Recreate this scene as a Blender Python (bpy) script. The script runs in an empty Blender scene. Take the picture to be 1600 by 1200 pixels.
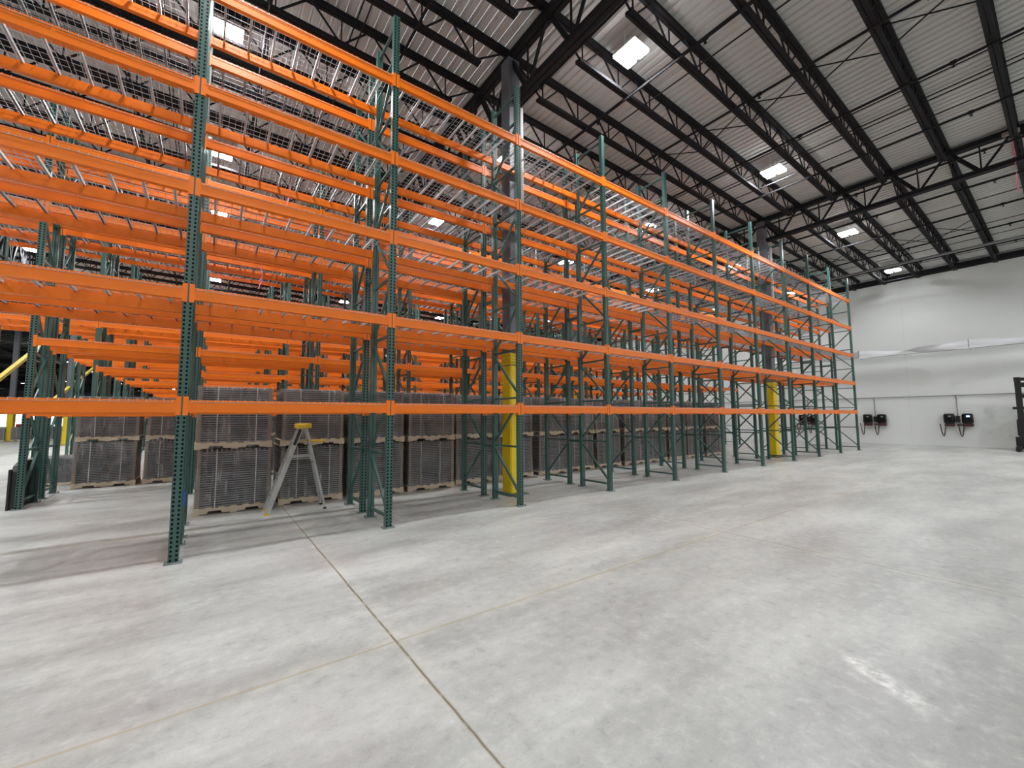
import bpy, math, random
from mathutils import Vector, Matrix
random.seed(7)
D = bpy.data
SC = bpy.context.scene
COL = SC.collection
PI = math.pi

# ------------------------------------------------------------------ layout (metres; X along the racks, Y into them, Z up)
EYE = 1.643
PITCH_X = 2.514                      # upright to upright
UX = [-0.258 + PITCH_X * (i - 1) for i in range(-1, 12)]   # UX[0] = one bay left of the tunnel bay ... UX[12] = far end
LEVEL = [1.823, 3.187, 4.528, 5.848, 7.193]
LEVEL_WORD = ['lowest', 'second', 'third', 'fourth', 'top']
TOP = 8.32
DEPTH = 0.91
FLUE = 0.36
ROW_Y = [6.25 + 5.45 * k for k in range(8)]
WALL_X = 31.6
GIRDER_X = [-20.65, -7.63, 5.39, 18.41]
COLUMN_Y = [7.36 + 10.9 * k for k in range(0, 5)]
JOIST_STEP = 1.3625
ORD = ['first', 'second', 'third', 'fourth', 'fifth', 'sixth', 'seventh', 'eighth', 'ninth', 'tenth', 'eleventh', 'twelfth',
       'thirteenth', 'fourteenth', 'fifteenth', 'sixteenth', 'seventeenth', 'eighteenth', 'nineteenth', 'twentieth',
       'twenty-first', 'twenty-second', 'twenty-third', 'twenty-fourth', 'twenty-fifth', 'twenty-sixth', 'twenty-seventh',
       'twenty-eighth', 'twenty-ninth', 'thirtieth', 'thirty-first', 'thirty-second', 'thirty-third', 'thirty-fourth',
       'thirty-fifth', 'thirty-sixth', 'thirty-seventh', 'thirty-eighth', 'thirty-ninth', 'fortieth']

def roof_z(x):                       # underside of the deck: the roof falls gently towards the end wall
    return 10.20 - 0.0187 * (x - 5.39)

# ------------------------------------------------------------------ materials
def srgb(r, g, b):
    f = lambda c: (c / 12.92 if c <= 0.04045 else ((c + 0.055) / 1.055) ** 2.4)
    return (f(r / 255), f(g / 255), f(b / 255), 1)

class Mat:
    def __init__(s, name):
        s.m = D.materials.new(name); s.m.use_nodes = True
        s.t = s.m.node_tree; s.n = s.t.nodes; s.l = s.t.links
        s.b = s.n['Principled BSDF']; s.out = s.n['Material Output']
    def node(s, kind, **kw):
        n = s.n.new(kind)
        for k, v in kw.items():
            if k in ('operation', 'blend_type', 'data_type', 'noise_dimensions', 'wave_type', 'bands_direction', 'feature'):
                setattr(n, k, v)
            else:
                n.inputs[k.replace('_', ' ') if isinstance(k, str) else k].default_value = v
        return n
    def math(s, op, a, b=None, clamp=False):
        n = s.n.new('ShaderNodeMath'); n.operation = op; n.use_clamp = clamp
        for i, v in enumerate((a, b)):
            if v is None: continue
            if isinstance(v, (int, float)): n.inputs[i].default_value = v
            else: s.l.new(v, n.inputs[i])
        return n.outputs[0]
    def mix(s, fac, a, b):
        n = s.n.new('ShaderNodeMix'); n.data_type = 'RGBA'
        for sock, v in ((n.inputs[0], fac), (n.inputs[6], a), (n.inputs[7], b)):
            if isinstance(v, (int, float)): sock.default_value = v
            elif isinstance(v, tuple): sock.default_value = v
            else: s.l.new(v, sock)
        return n.outputs[2]
    def ramp(s, fac, a, b):          # smooth 0..1 between a and b
        n = s.n.new('ShaderNodeMapRange'); n.interpolation_type = 'SMOOTHSTEP'
        s.l.new(fac, n.inputs[0]); n.inputs[1].default_value = a; n.inputs[2].default_value = b
        return n.outputs[0]
    def noise(s, scale, detail=4, rough=0.55, vec=None, dist=0.0):
        n = s.n.new('ShaderNodeTexNoise'); n.inputs['Scale'].default_value = scale
        n.inputs['Detail'].default_value = detail; n.inputs['Roughness'].default_value = rough
        n.inputs['Distortion'].default_value = dist
        if vec is not None: s.l.new(vec, n.inputs['Vector'])
        return n.outputs['Fac']
    def coord(s, which='Object'):
        return s.n.new('ShaderNodeTexCoord').outputs[which]
    def mapped(s, vec, scale=(1, 1, 1), rot=(0, 0, 0)):
        n = s.n.new('ShaderNodeMapping'); n.inputs['Scale'].default_value = scale; n.inputs['Rotation'].default_value = rot
        s.l.new(vec, n.inputs['Vector']); return n.outputs[0]
    def set(s, **kw):
        for k, v in kw.items():
            sock = s.b.inputs[k.replace('_', ' ')]
            if hasattr(v, 'is_output'): s.l.new(v, sock)
            else: sock.default_value = v
        return s
    def bump(s, h, strength=0.3, dist=0.01):
        n = s.n.new('ShaderNodeBump'); n.inputs['Strength'].default_value = strength; n.inputs['Distance'].default_value = dist
        s.l.new(h, n.inputs['Height']); s.l.new(n.outputs[0], s.b.inputs['Normal']); return s

def plain(name, rgb, rough=0.5, metal=0.0, vary=0.12, scale=6.0, spec=0.5):
    m = Mat(name); c = srgb(*rgb)
    n = m.noise(scale, 3, vec=m.coord())
    d = tuple(x * (1 - vary) for x in c[:3]) + (1,); e = tuple(min(1, x * (1 + vary)) for x in c[:3]) + (1,)
    m.set(Base_Color=m.mix(n, d, e), Roughness=rough, Metallic=metal)
    m.b.inputs['Specular IOR Level'].default_value = spec
    return m.m

M = {}
M['orange'] = plain('orange_paint', (232, 115, 15), 0.40, vary=0.10, scale=3, spec=0.4)
M['green'] = plain('green_paint', (56, 86, 80), 0.36, vary=0.10, scale=4)
M['inner'] = plain('post_slot_shade', (16, 22, 22), 0.8, vary=0.1, spec=0.1)  # near-black colour stands in for shade inside the hollow posts
M['zinc'] = plain('galvanised_steel', (226, 228, 230), 0.4, 0.10, vary=0.08, scale=30)
M['plate'] = plain('dull_plate_steel', (122, 130, 130), 0.5, 0.2, vary=0.12, scale=30)
M['wire'] = plain('galvanised_wire', (172, 174, 178), 0.42, 0.25, vary=0.1, scale=30)
M['roof_steel'] = plain('black_roof_steel', (27, 26, 29), 0.75, vary=0.15, scale=5, spec=0.2)
M['column'] = plain('grey_column_paint', (92, 94, 100), 0.5, vary=0.1, scale=3)
M['yellow'] = plain('yellow_guard_plastic', (226, 196, 18), 0.45, vary=0.12, scale=4)
M['dull_yellow'] = plain('dull_yellow_paint', (170, 152, 58), 0.6, vary=0.12, scale=3)
M['black'] = plain('black_plastic', (22, 22, 24), 0.4, vary=0.2)
M['gloss_black'] = plain('glossy_black_case', (20, 18, 20), 0.18, vary=0.2)
M['cable'] = plain('dark_red_cable', (66, 32, 34), 0.5)
M['cream'] = plain('cream_truck_paint', (214, 206, 176), 0.4)
M['alu'] = plain('ladder_aluminium', (172, 172, 170), 0.42, 0.45, vary=0.1, scale=20)
M['ladder_yellow'] = plain('yellow_ladder_plastic', (214, 178, 40), 0.45)
M['white_paint'] = plain('white_pipe_paint', (226, 226, 224), 0.45, vary=0.04)
M['conduit'] = plain('conduit_grey', (128, 130, 132), 0.4, 0.4)
M['pink'] = plain('pink_ribbon', (232, 120, 150), 0.6)
M['blue'] = plain('blue_tape', (24, 84, 140), 0.5)
M['red'] = plain('dull_red_case', (140, 34, 30), 0.5)
M['screen'] = None
M['card'] = plain('brown_corner_board', (138, 126, 118), 0.7, vary=0.15, scale=8)
M['strap'] = plain('white_strap', (206, 204, 202), 0.4)
M['deck_stack'] = plain('stacked_deck_steel', (150, 153, 158), 0.45, 0.2, vary=0.3, scale=9)
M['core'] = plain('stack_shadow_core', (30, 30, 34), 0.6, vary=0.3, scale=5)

def wood():
    m = Mat('pallet_wood'); v = m.mapped(m.coord(), (2, 26, 26))
    n = m.noise(2.0, 5, vec=v)
    m.set(Base_Color=m.mix(n, srgb(176, 162, 138), srgb(222, 210, 186)), Roughness=0.75)
    return m.m
M['wood'] = wood()

def film():
    m = Mat('shrink_wrap_film')
    v = m.mapped(m.coord(), (2.2, 2.2, 7))
    n = m.noise(3.0, 5, 0.6, v, 0.8)
    m.set(Base_Color=srgb(188, 187, 185), Roughness=0.18)
    m.bump(n, 0.7, 0.03)
    tr = m.n.new('ShaderNodeBsdfTransparent'); mx = m.n.new('ShaderNodeMixShader')
    pos = m.n.new('ShaderNodeNewGeometry').outputs['Position']
    n2 = m.noise(2.2, 6, 0.65, m.mapped(pos, (3.0, 3.0, 0.9), (0, 0.35, 0.0)), 0.4)
    n3 = m.noise(5.0, 3, 0.5, m.mapped(pos, (5.0, 5.0, 0.35)))
    k = m.math('ADD', m.math('MULTIPLY', m.ramp(n2, 0.38, 0.80), 0.42), m.math('MULTIPLY', m.ramp(n3, 0.52, 0.72), 0.34))
    m.l.new(m.math('ADD', k, 0.07), mx.inputs[0])
    m.l.new(tr.outputs[0], mx.inputs[1]); m.l.new(m.b.outputs[0], mx.inputs[2])
    m.l.new(mx.outputs[0], m.out.inputs['Surface'])
    return m.m
M['film'] = film()

def lamp(name, col, strength):
    m = Mat(name); m.set(Base_Color=(0.9, 0.9, 0.9, 1), Emission_Color=col, Emission_Strength=strength, Roughness=0.4)
    return m.m
LAMP = 62.0
M['lamp'] = lamp('led_panel_light', (0.97, 0.985, 1.0, 1), LAMP)
M['screen'] = lamp('blue_status_light', (0.15, 0.45, 1.0, 1), 4.0)

def floor_mat():
    m = Mat('polished_concrete'); co = m.coord()
    sep = m.n.new('ShaderNodeSeparateXYZ'); m.l.new(co, sep.inputs[0]); x, y = sep.outputs[0], sep.outputs[1]
    big = m.noise(0.20, 4, 0.55, m.mapped(co, (0.7, 1.5, 1)))
    mid = m.noise(0.9, 6, 0.66, m.mapped(co, (0.55, 1.6, 1), (0, 0, 0.20)))
    fine = m.noise(9, 5, 0.7, co)
    grain = m.noise(55, 3, 0.6, co)
    c = m.mix(m.ramp(big, 0.30, 0.70), srgb(156, 158, 155), srgb(184, 186, 183))
    c = m.mix(m.math('MULTIPLY', m.ramp(mid, 0.42, 0.76), 0.50), c, srgb(214, 215, 210))
    c = m.mix(m.math('MULTIPLY', m.ramp(m.math('SUBTRACT', 1.0, mid), 0.46, 0.74), 0.50), c, srgb(132, 130, 128))
    c = m.mix(m.math('MULTIPLY', m.ramp(fine, 0.48, 0.76), 0.36), c, srgb(216, 218, 214))
    c = m.mix(m.math('MULTIPLY', m.ramp(m.math('SUBTRACT', 1.0, fine), 0.52, 0.76), 0.40), c, srgb(104, 103, 102))
    c = m.mix(m.math('MULTIPLY', m.ramp(grain, 0.58, 0.74), 0.30), c, srgb(96, 94, 92))
    pk = m.noise(0.40, 3, 0.5, m.mapped(co, (1, 1.3, 1), (0, 0, 1.1)))
    c = m.mix(m.math('MULTIPLY', m.ramp(pk, 0.55, 0.78), 0.30), c, srgb(170, 148, 150))
    # control joints: a regular grid of saw cuts with a sandy, stained edge
    def joint(v, origin, step):
        w = m.math('ADD', m.math('SUBTRACT', v, origin), 500 * step)
        f = m.math('MODULO', w, step)
        wob = m.math('MULTIPLY', m.math('SUBTRACT', m.noise(3.0, 3, 0.6, co), 0.5), 0.018)
        f = m.math('ADD', f, wob)
        return m.math('MINIMUM', f, m.math('SUBTRACT', step, f))
    jx = joint(x, 1.19, 4.80); jy = joint(y, 3.10, 4.80)
    near = m.math('MINIMUM', jx, jy)
    halo = m.math('MULTIPLY', m.ramp(near, 0.16, 0.0), m.ramp(m.noise(1.7, 4, 0.6, co), 0.40, 0.70))
    c = m.mix(m.math('MULTIPLY', halo, 0.40), c, srgb(214, 212, 200))
    tan = m.math('MULTIPLY', m.ramp(near, 0.020, 0.006), 0.45)
    c = m.mix(tan, c, srgb(158, 144, 106))
    cut = m.math('MULTIPLY', m.ramp(jx, 0.009, 0.004), m.ramp(m.noise(5, 3, 0.6, co), 0.30, 0.5))
    c = m.mix(m.math('MULTIPLY', cut, 0.75), c, srgb(84, 78, 70))
    # a scraped pale patch and its dark end
    r = m.mapped(co, (1, 1, 1), (0, 0, 0))
    mp = m.n.new('ShaderNodeMapping'); mp.vector_type = 'TEXTURE'
    mp.inputs['Location'].default_value = (3.47, 0.84, 0); mp.inputs['Rotation'].default_value = (0, 0, math.radians(-125))
    m.l.new(co, mp.inputs['Vector']); s2 = m.n.new('ShaderNodeSeparateXYZ'); m.l.new(mp.outputs[0], s2.inputs[0])
    edge = m.math('MULTIPLY', m.math('SUBTRACT', m.noise(9, 5, 0.65, co), 0.5), 0.10)
    px = m.math('ABSOLUTE', m.math('ADD', s2.outputs[0], edge)); py = m.math('ABSOLUTE', m.math('ADD', s2.outputs[1], edge))
    pm = m.math('MULTIPLY', m.ramp(px, 0.36, 0.16), m.ramp(py, 0.10, 0.03))
    c = m.mix(m.math('MULTIPLY', pm, m.math('MULTIPLY', m.ramp(m.noise(7, 6, 0.75, co), 0.36, 0.66), 0.75)), c, srgb(236, 236, 232))
    m.set(Base_Color=c)
    rg = m.math('ADD', m.math('MULTIPLY', mid, 0.14), 0.285)
    m.set(Roughness=rg); m.b.inputs['Specular IOR Level'].default_value = 0.42
    m.bump(m.math('ADD', m.math('MULTIPLY', mid, 1.0), m.math('MULTIPLY', fine, 0.15)), 0.05, 0.02)
    return m.m
M['floor'] = floor_mat()

def wall_mat():
    m = Mat('painted_tilt_up_concrete'); co = m.coord()
    sep = m.n.new('ShaderNodeSeparateXYZ'); m.l.new(co, sep.inputs[0]); x, y, z = sep.outputs
    n = m.noise(0.5, 4, 0.5, co)
    c = m.mix(n, srgb(212, 215, 213), srgb(224, 226, 224))
    # vertical panel joints
    f = m.math('MODULO', m.math('ADD', y, 505.6), 7.2)
    j = m.math('MINIMUM', f, m.math('SUBTRACT', 7.2, f))
    c = m.mix(m.math('MULTIPLY', m.ramp(j, 0.018, 0.006), 0.14), c, srgb(150, 150, 150))
    # a rubbed, repainted patch beside the truck
    e = m.math('MULTIPLY', m.math('SUBTRACT', m.noise(3.5, 4, 0.6, co), 0.5), 0.5)
    ay = m.math('ABSOLUTE', m.math('ADD', m.math('SUBTRACT', y, 2.25), e)); az = m.math('ABSOLUTE', m.math('ADD', m.math('SUBTRACT', z, 1.25), e))
    p = m.math('MULTIPLY', m.ramp(ay, 0.75, 0.45), m.ramp(az, 0.95, 0.6))
    c = m.mix(m.math('MULTIPLY', p, m.math('MULTIPLY', m.ramp(m.noise(2.2, 4, 0.6, co), 0.25, 0.75), 0.6)), c, srgb(176, 184, 178))
    m.set(Base_Color=c, Roughness=0.7)
    return m.m
M['wall'] = wall_mat()
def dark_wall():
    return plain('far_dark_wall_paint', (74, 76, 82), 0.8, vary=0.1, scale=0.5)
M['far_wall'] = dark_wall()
def ceil_mat():
    m = Mat('white_roof_deck'); co = m.coord()
    n = m.noise(0.35, 3, 0.5, co)
    m.set(Base_Color=m.mix(n, srgb(180, 179, 177), srgb(195, 194, 191)), Roughness=0.75)
    return m.m
M['ceiling'] = ceil_mat()

# ------------------------------------------------------------------ mesh building
class MB:
    def __init__(s): s.v = []; s.f = []
    def quad(s, *p):
        i = len(s.v); s.v += [tuple(q) for q in p]; s.f.append(tuple(range(i, i + len(p))))
    def box(s, x0, y0, z0, x1, y1, z1):
        i = len(s.v)
        s.v += [(x0, y0, z0), (x1, y0, z0), (x1, y1, z0), (x0, y1, z0), (x0, y0, z1), (x1, y0, z1), (x1, y1, z1), (x0, y1, z1)]
        s.f += [tuple(i + k for k in q) for q in ((0, 3, 2, 1), (4, 5, 6, 7), (0, 1, 5, 4), (1, 2, 6, 5), (2, 3, 7, 6), (3, 0, 4, 7))]
        return s
    def rbox(s, x0, y0, z0, x1, y1, z1, b):        # box with chamfered vertical edges and top/bottom edges
        pts = lambda d: [(x0 + b, y0 + d), (x1 - b, y0 + d), (x1 - d, y0 + b), (x1 - d, y1 - b), (x1 - b, y1 - d), (x0 + b, y1 - d), (x0 + d, y1 - b), (x0 + d, y0 + b)]
        rings = [(z0, b * .6), (z0 + b, 0), (z1 - b, 0), (z1, b * .6)]
        i = len(s.v)
        for z, d in rings: s.v += [(p[0], p[1], z) for p in pts(d)]
        for r in range(3):
            for k in range(8):
                k2 = (k + 1) % 8; s.f.append((i + r * 8 + k, i + r * 8 + k2, i + r * 8 + 8 + k2, i + r * 8 + 8 + k))
        s.f.append(tuple(i + 7 - k for k in range(8))); s.f.append(tuple(i + 24 + k for k in range(8)))
        return s
    def bar(s, p, q, w, h, up=(0, 0, 1), ends=True):
        p = Vector(p); q = Vector(q); d = (q - p).normalized(); u = Vector(up)
        if abs(d.dot(u)) > 0.98: u = Vector((1, 0, 0))
        a = d.cross(u).normalized(); b = a.cross(d).normalized()
        a *= w / 2; b *= h / 2; i = len(s.v)
        for o in (p, q): s.v += [tuple(o - a - b), tuple(o + a - b), tuple(o + a + b), tuple(o - a + b)]
        s.f += [(i, i + 1, i + 5, i + 4), (i + 1, i + 2, i + 6, i + 5), (i + 2, i + 3, i + 7, i + 6), (i + 3, i, i + 4, i + 7)]
        if ends: s.f += [(i + 3, i + 2, i + 1, i), (i + 4, i + 5, i + 6, i + 7)]
        return s
    def tube(s, path, r, n=6, cap=True):
        P = [Vector(p) for p in path]; rings = []
        ref = Vector((0, 0, 1))
        for k, p in enumerate(P):
            d = (P[min(k + 1, len(P) - 1)] - P[max(k - 1, 0)]).normalized()
            rr = ref if abs(d.dot(ref)) < 0.95 else Vector((1, 0, 0))
            a = d.cross(rr).normalized(); b = a.cross(d).normalized()
            rad = r[k] if isinstance(r, (list, tuple)) else r
            i = len(s.v); rings.append(i)
            for j in range(n):
                t = 2 * PI * j / n; s.v.append(tuple(p + a * (rad * math.cos(t)) + b * (rad * math.sin(t))))
        for k in range(len(P) - 1):
            for j in range(n):
                j2 = (j + 1) % n; s.f.append((rings[k] + j, rings[k] + j2, rings[k + 1] + j2, rings[k + 1] + j))
        if cap:
            s.f.append(tuple(rings[0] + n - 1 - j for j in range(n))); s.f.append(tuple(rings[-1] + j for j in range(n)))
        return s
    def prism_x(s, prof, x0, x1):                  # closed profile in (y, z), counter-clockwise, swept along X
        i = len(s.v); n = len(prof)
        s.v += [(x0, y, z) for y, z in prof] + [(x1, y, z) for y, z in prof]
        for k in range(n):
            k2 = (k + 1) % n; s.f.append((i + k2, i + k, i + n + k, i + n + k2))
        s.f.append(tuple(i + k for k in range(n))); s.f.append(tuple(i + 2 * n - 1 - k for k in range(n)))
        return s
    def prism_y(s, prof, y0, y1):                  # closed profile in (x, z)
        i = len(s.v); n = len(prof)
        s.v += [(x, y0, z) for x, z in prof] + [(x, y1, z) for x, z in prof]
        for k in range(n):
            k2 = (k + 1) % n; s.f.append((i + k, i + k2, i + n + k2, i + n + k))
        s.f.append(tuple(i + n - 1 - k for k in range(n))); s.f.append(tuple(i + n + k for k in range(n)))
        return s
    def add(s, o, m=None):
        i = len(s.v)
        s.v += [tuple(m @ Vector(p)) for p in o.v] if m is not None else list(o.v)
        s.f += [tuple(i + k for k in q) for q in o.f]
        return s
    def mesh(s, name, mat):
        me = D.meshes.new(name); me.from_pydata(s.v, [], s.f); me.materials.append(mat); me.update()
        return me
    def build(s, name, mat, parent=None, loc=None):
        return put(name, s.mesh(name, mat), parent, loc)

def put(name, me, parent=None, loc=None, rz=0.0):
    o = D.objects.new(name, me); COL.objects.link(o)
    if loc is not None: o.location = loc
    if rz: o.rotation_euler = (0, 0, rz)
    if parent is not None: o.parent = parent
    return o
def thing(name, label, cat, loc=(0, 0, 0), rz=0.0, group=None, me=None):
    o = put(name, me, None, loc, rz); tag(o, label, cat, group); return o
def tag(o, label, cat, group=None, kind=None):
    if label: o['label'] = label
    if cat: o['category'] = cat
    if group: o['group'] = group
    if kind: o['kind'] = kind
    return o
def structure(name, mb, mat, label=None, cat=None):
    o = mb.build(name, mat); o['kind'] = 'structure'
    if label: o['label'] = label
    if cat: o['category'] = cat
    return o
def smooth(me, angle=40):
    for p in me.polygons: p.use_smooth = True
    return me
def copy_tree(o, parent=None):
    c = o.copy(); COL.objects.link(c)
    if parent is not None: c.parent = parent
    for ch in list(o.children): copy_tree(ch, c)
    return c

# ------------------------------------------------------------------ the shell
fl = MB(); fl.quad((-62, -15, 0), (WALL_X, -15, 0), (WALL_X, 192, 0), (-62, 192, 0))
structure('floor', fl, M['floor'], 'pale mottled polished concrete floor with sawn joints', 'floor')
w = MB(); w.box(WALL_X, -15.3, -0.2, WALL_X + 0.3, 192, 11.5)
structure('wall_right', w, M['wall'], 'white painted concrete end wall behind the racking', 'wall')
w = MB(); w.box(-62, -15.3, -0.2, WALL_X, -15, 12.2)
structure('wall_front', w, M['wall'], 'white painted concrete wall behind the viewer', 'wall')
w = MB(); w.box(-62.3, -15.3, -0.2, -62, 192.3, 12.2)
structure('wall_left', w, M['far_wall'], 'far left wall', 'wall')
# far wall with a line of open dock doors letting the daylight in
w = MB(); doors = [(-60 + 6.2 * k, -60 + 6.2 * k + 4.6) for k in range(9)]
xs = -62
for a, b in doors:
    w.box(xs, 192, 0, a, 192.3, 4.2); xs = b
w.box(xs, 192, 0, WALL_X, 192.3, 4.2); w.box(-62, 192, 4.2, WALL_X, 192.3, 12.2)
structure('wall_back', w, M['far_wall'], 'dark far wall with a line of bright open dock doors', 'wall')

# corrugated roof deck, ribs running into the depth
prof = []
x = -62.0
PIT = 0.20
while x < WALL_X + 0.1:
    z = roof_z(x)
    prof += [(x, z + 0.038), (x + 0.045, z + 0.038), (x + 0.065, z), (x + 0.175, z), (x + 0.20, z + 0.038)]
    x += PIT
c = MB()
for i in range(len(prof) - 1):
    (xa, za), (xb, zb) = prof[i], prof[i + 1]
    if abs(xa - xb) < 1e-6: continue
    c.quad((xa, -15, za), (xa, 192, za), (xb, 192, zb), (xb, -15, zb))
structure('ceiling', c, M['ceiling'], 'ribbed white metal roof deck', 'ceiling')
t = MB(); zc = roof_z(WALL_X)
t.box(WALL_X - 0.20, -15, zc - 0.42, WALL_X, 60, zc - 0.12)
structure('trim_1', t, M['roof_steel'], 'black steel ledger beam along the top of the end wall', 'ledger beam')

# ------------------------------------------------------------------ roof steel
def joist_meshes(xa, xb, full=True):
    L = xb - xa; za = roof_z(xa) - 0.045; zb = roof_z(xb) - 0.045
    zt = lambda x: za + (zb - za) * x / L
    dep = 0.66
    top = MB()
    for s in (-1, 1): top.bar((0, s * 0.046, zt(0)), (L, s * 0.046, zt(L)), 0.075, 0.09)
    bot = MB(); b0, b1 = 0.85, L - 0.85
    for s in (-1, 1): bot.bar((b0, s * 0.042, zt(b0) - dep), (b1, s * 0.042, zt(b1) - dep), 0.066, 0.075)
    web = MB(); n = 9; st = (b1 - b0 - 0.3) / n
    R = 0.032
    nodes = [b0 + 0.15 + st * k for k in range(n + 1)]
    for k, xn in enumerate(nodes):
        zlo = zt(xn) - dep
        left = xn - st / 2 if k > 0 else 0.12
        right = xn + st / 2 if k < n else L - 0.12
        web.bar((xn, 0, zlo), (left, 0, zt(left)), R, R, ends=False)
        web.bar((xn, 0, zlo), (right, 0, zt(right)), R, R, ends=False)
        web.bar((xn, 0, zlo), (xn, 0, zt(xn)), 0.026, 0.026, ends=False)
    return top.mesh('top_chord', M['roof_steel']), bot.mesh('bottom_chord', M['roof_steel']), web.mesh('web', M['roof_steel'])
bays = [(-20.65, -7.63, 'bay left of the ladder', 4, 24), (-7.63, 5.39, 'bay above the ladder', -5, 26),
        (5.39, 18.41, 'middle roof bay', -6, 24), (18.41, WALL_X - 0.2, 'bay nearest the end wall', -6, 12)]
for xa, xb, words, k0, k1 in bays:
    mt, mb_, mw = joist_meshes(xa, xb)
    for k in range(k0, k1):
        y = 7.36 + JOIST_STEP * k
        where = 'on the column line' if k == 0 else (ORD[k - 1] + ' behind the column line' if k > 0 else ORD[-k - 1] + ' before the column line')
        o = thing('roof_joist', f'black roof joist {where}, {words}', 'roof joist', (xa, y, 0), group='open-web roof joists')
        put('top_chord', mt, o); put('bottom_chord', mb_, o); put('web', mw, o)
# the joists further off, past counting
far = MB()
for xa, xb, words, k0, k1 in bays + [(-33.7, -20.65, '', 4, 4), (-46.7, -33.7, '', 4, 4), (-59.8, -46.7, '', 4, 4)]:
    for k in range(k1, 130, 1):
        if xb > 10 and k > 45: continue
        y = 7.36 + JOIST_STEP * k; za, zb = roof_z(xa) - 0.045, roof_z(xb) - 0.045
        far.bar((xa, y, za), (xb, y, zb), 0.12, 0.07, ends=False); far.bar((xa + .8, y, za - .66), (xb - .8, y, zb - .66), 0.11, 0.06, ends=False)
        if k < 40:
            n = 10
            for q in range(n):
                xl = xa + .8 + (xb - xa - 1.6) * q / n; xm = xl + (xb - xa - 1.6) / n / 2; xr = xl + (xb - xa - 1.6) / n
                far.bar((xl, y, roof_z(xl) - .7), (xm, y, roof_z(xm) - .05), .026, .026, ends=False)
                far.bar((xr, y, roof_z(xr) - .7), (xm, y, roof_z(xm) - .05), .026, .026, ends=False)
o = far.build('distant_roof_joists', M['roof_steel'])
tag(o, 'black roof joists receding into the dark far end of the building', 'roof joists', None, 'stuff')

# girders: trusses along Y on the column lines, one per column spacing
def girder(xg, ya, yb, label):
    z1 = roof_z(xg) - 0.165; z0 = 8.90
    o = thing('roof_girder', label, 'roof girder', (xg, 0, 0), group='roof girders')
    tc = MB()
    for s in (-1, 1): tc.bar((s * 0.065, ya, z1), (s * 0.065, yb, z1), 0.11, 0.15)
    tc.build('top_chord', M['roof_steel'], o)
    bc = MB()
    for s in (-1, 1): bc.bar((s * 0.06, ya + 0.2, z0), (s * 0.06, yb - 0.2, z0), 0.10, 0.13)
    bc.build('bottom_chord', M['roof_steel'], o)
    n = round((yb - ya) / JOIST_STEP)
    for k in range(n):
        a = ya + (yb - ya) * k / n; b = ya + (yb - ya) * (k + 1) / n; c = (a + b) / 2
        g = MB(); g.bar((0, a + .04, z1), (0, c, z0), 0.055, 0.055); g.bar((0, b - .04, z1), (0, c + .03, z0), 0.10, 0.10)
        g.bar((0, c + .015, z0), (0, c + .015, z1), 0.035, 0.035)
        g.build('web_panel', M['roof_steel'], o)
gl = {5.39: 'near column line', 18.41: 'far column line', -7.63: 'left column line', -20.65: 'leftmost column line'}
for xg in GIRDER_X:
    ys = [-14.44, -3.54] + COLUMN_Y
    for k in range(len(ys) - 1):
        if xg < 0 and k < 2: continue
        if xg < -10 and k < 3: continue
        girder(xg, ys[k], ys[k + 1], f'black steel roof girder of the {gl[xg]}, {ORD[k]} span going into the racks')
# columns with yellow guards
for xg in GIRDER_X:
    for k, y in enumerate(COLUMN_Y):
        if xg == 5.39 and k > 2 or xg == 18.41 and k > 1: continue
        if xg == -7.63 and k < 3 or xg == -20.65: continue
        o = thing('steel_column', f'grey roof column with yellow guard, {gl[xg]}, {ORD[k]} back from the open floor', 'column', (xg, y, 0), group='building columns')
        o['kind'] = 'thing'
        s = MB(); a = 0.16; s.rbox(-a, -a, 0.02, a, a, roof_z(xg) - 0.23, 0.02); s.build('shaft', M['column'], o)
        b = MB(); b.box(-.25, -.25, 0, .25, .25, .025); b.build('base_plate', M['column'], o)
        g = MB()
        zz = [0.03]
        for q in range(9): zz += [0.03 + (q + 1) * 0.30 - 0.03, 0.03 + (q + 1) * 0.30]
        g0 = MB(); r = 0.172
        g0.rbox(-r, -r, 0.03, r, r, 2.78, 0.03)
        for q in range(4): g0.rbox(-r, -r, 2.79 + q * 0.065, r, r, 2.79 + q * 0.065 + 0.06, 0.014)
        g0.build('column_guard', M['yellow'], o)
        if xg > 0 and k == 0:
            p = MB(); p.tube([(0.12, -0.24, 6.2), (0.12, -0.24, 8.72)], 0.05, 10)
            for z in (6.4, 8.4): p.bar((0.12, -0.24, z), (0.12, -0.16, z), 0.12, 0.03)
            smooth(tag(p.build('downpipe', M['white_paint'], None, (xg, y, 0)), 'white downpipe beside the grey column on the ' + gl[xg], 'pipe').data)

o = copy_tree([q for q in D.objects if q.name.startswith('steel_column') and q.parent is None][-1])
o.location = (-12.9, 51.0, 0); o['label'] = 'grey roof column with yellow guard, far left before the bright dock doors'

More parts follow.
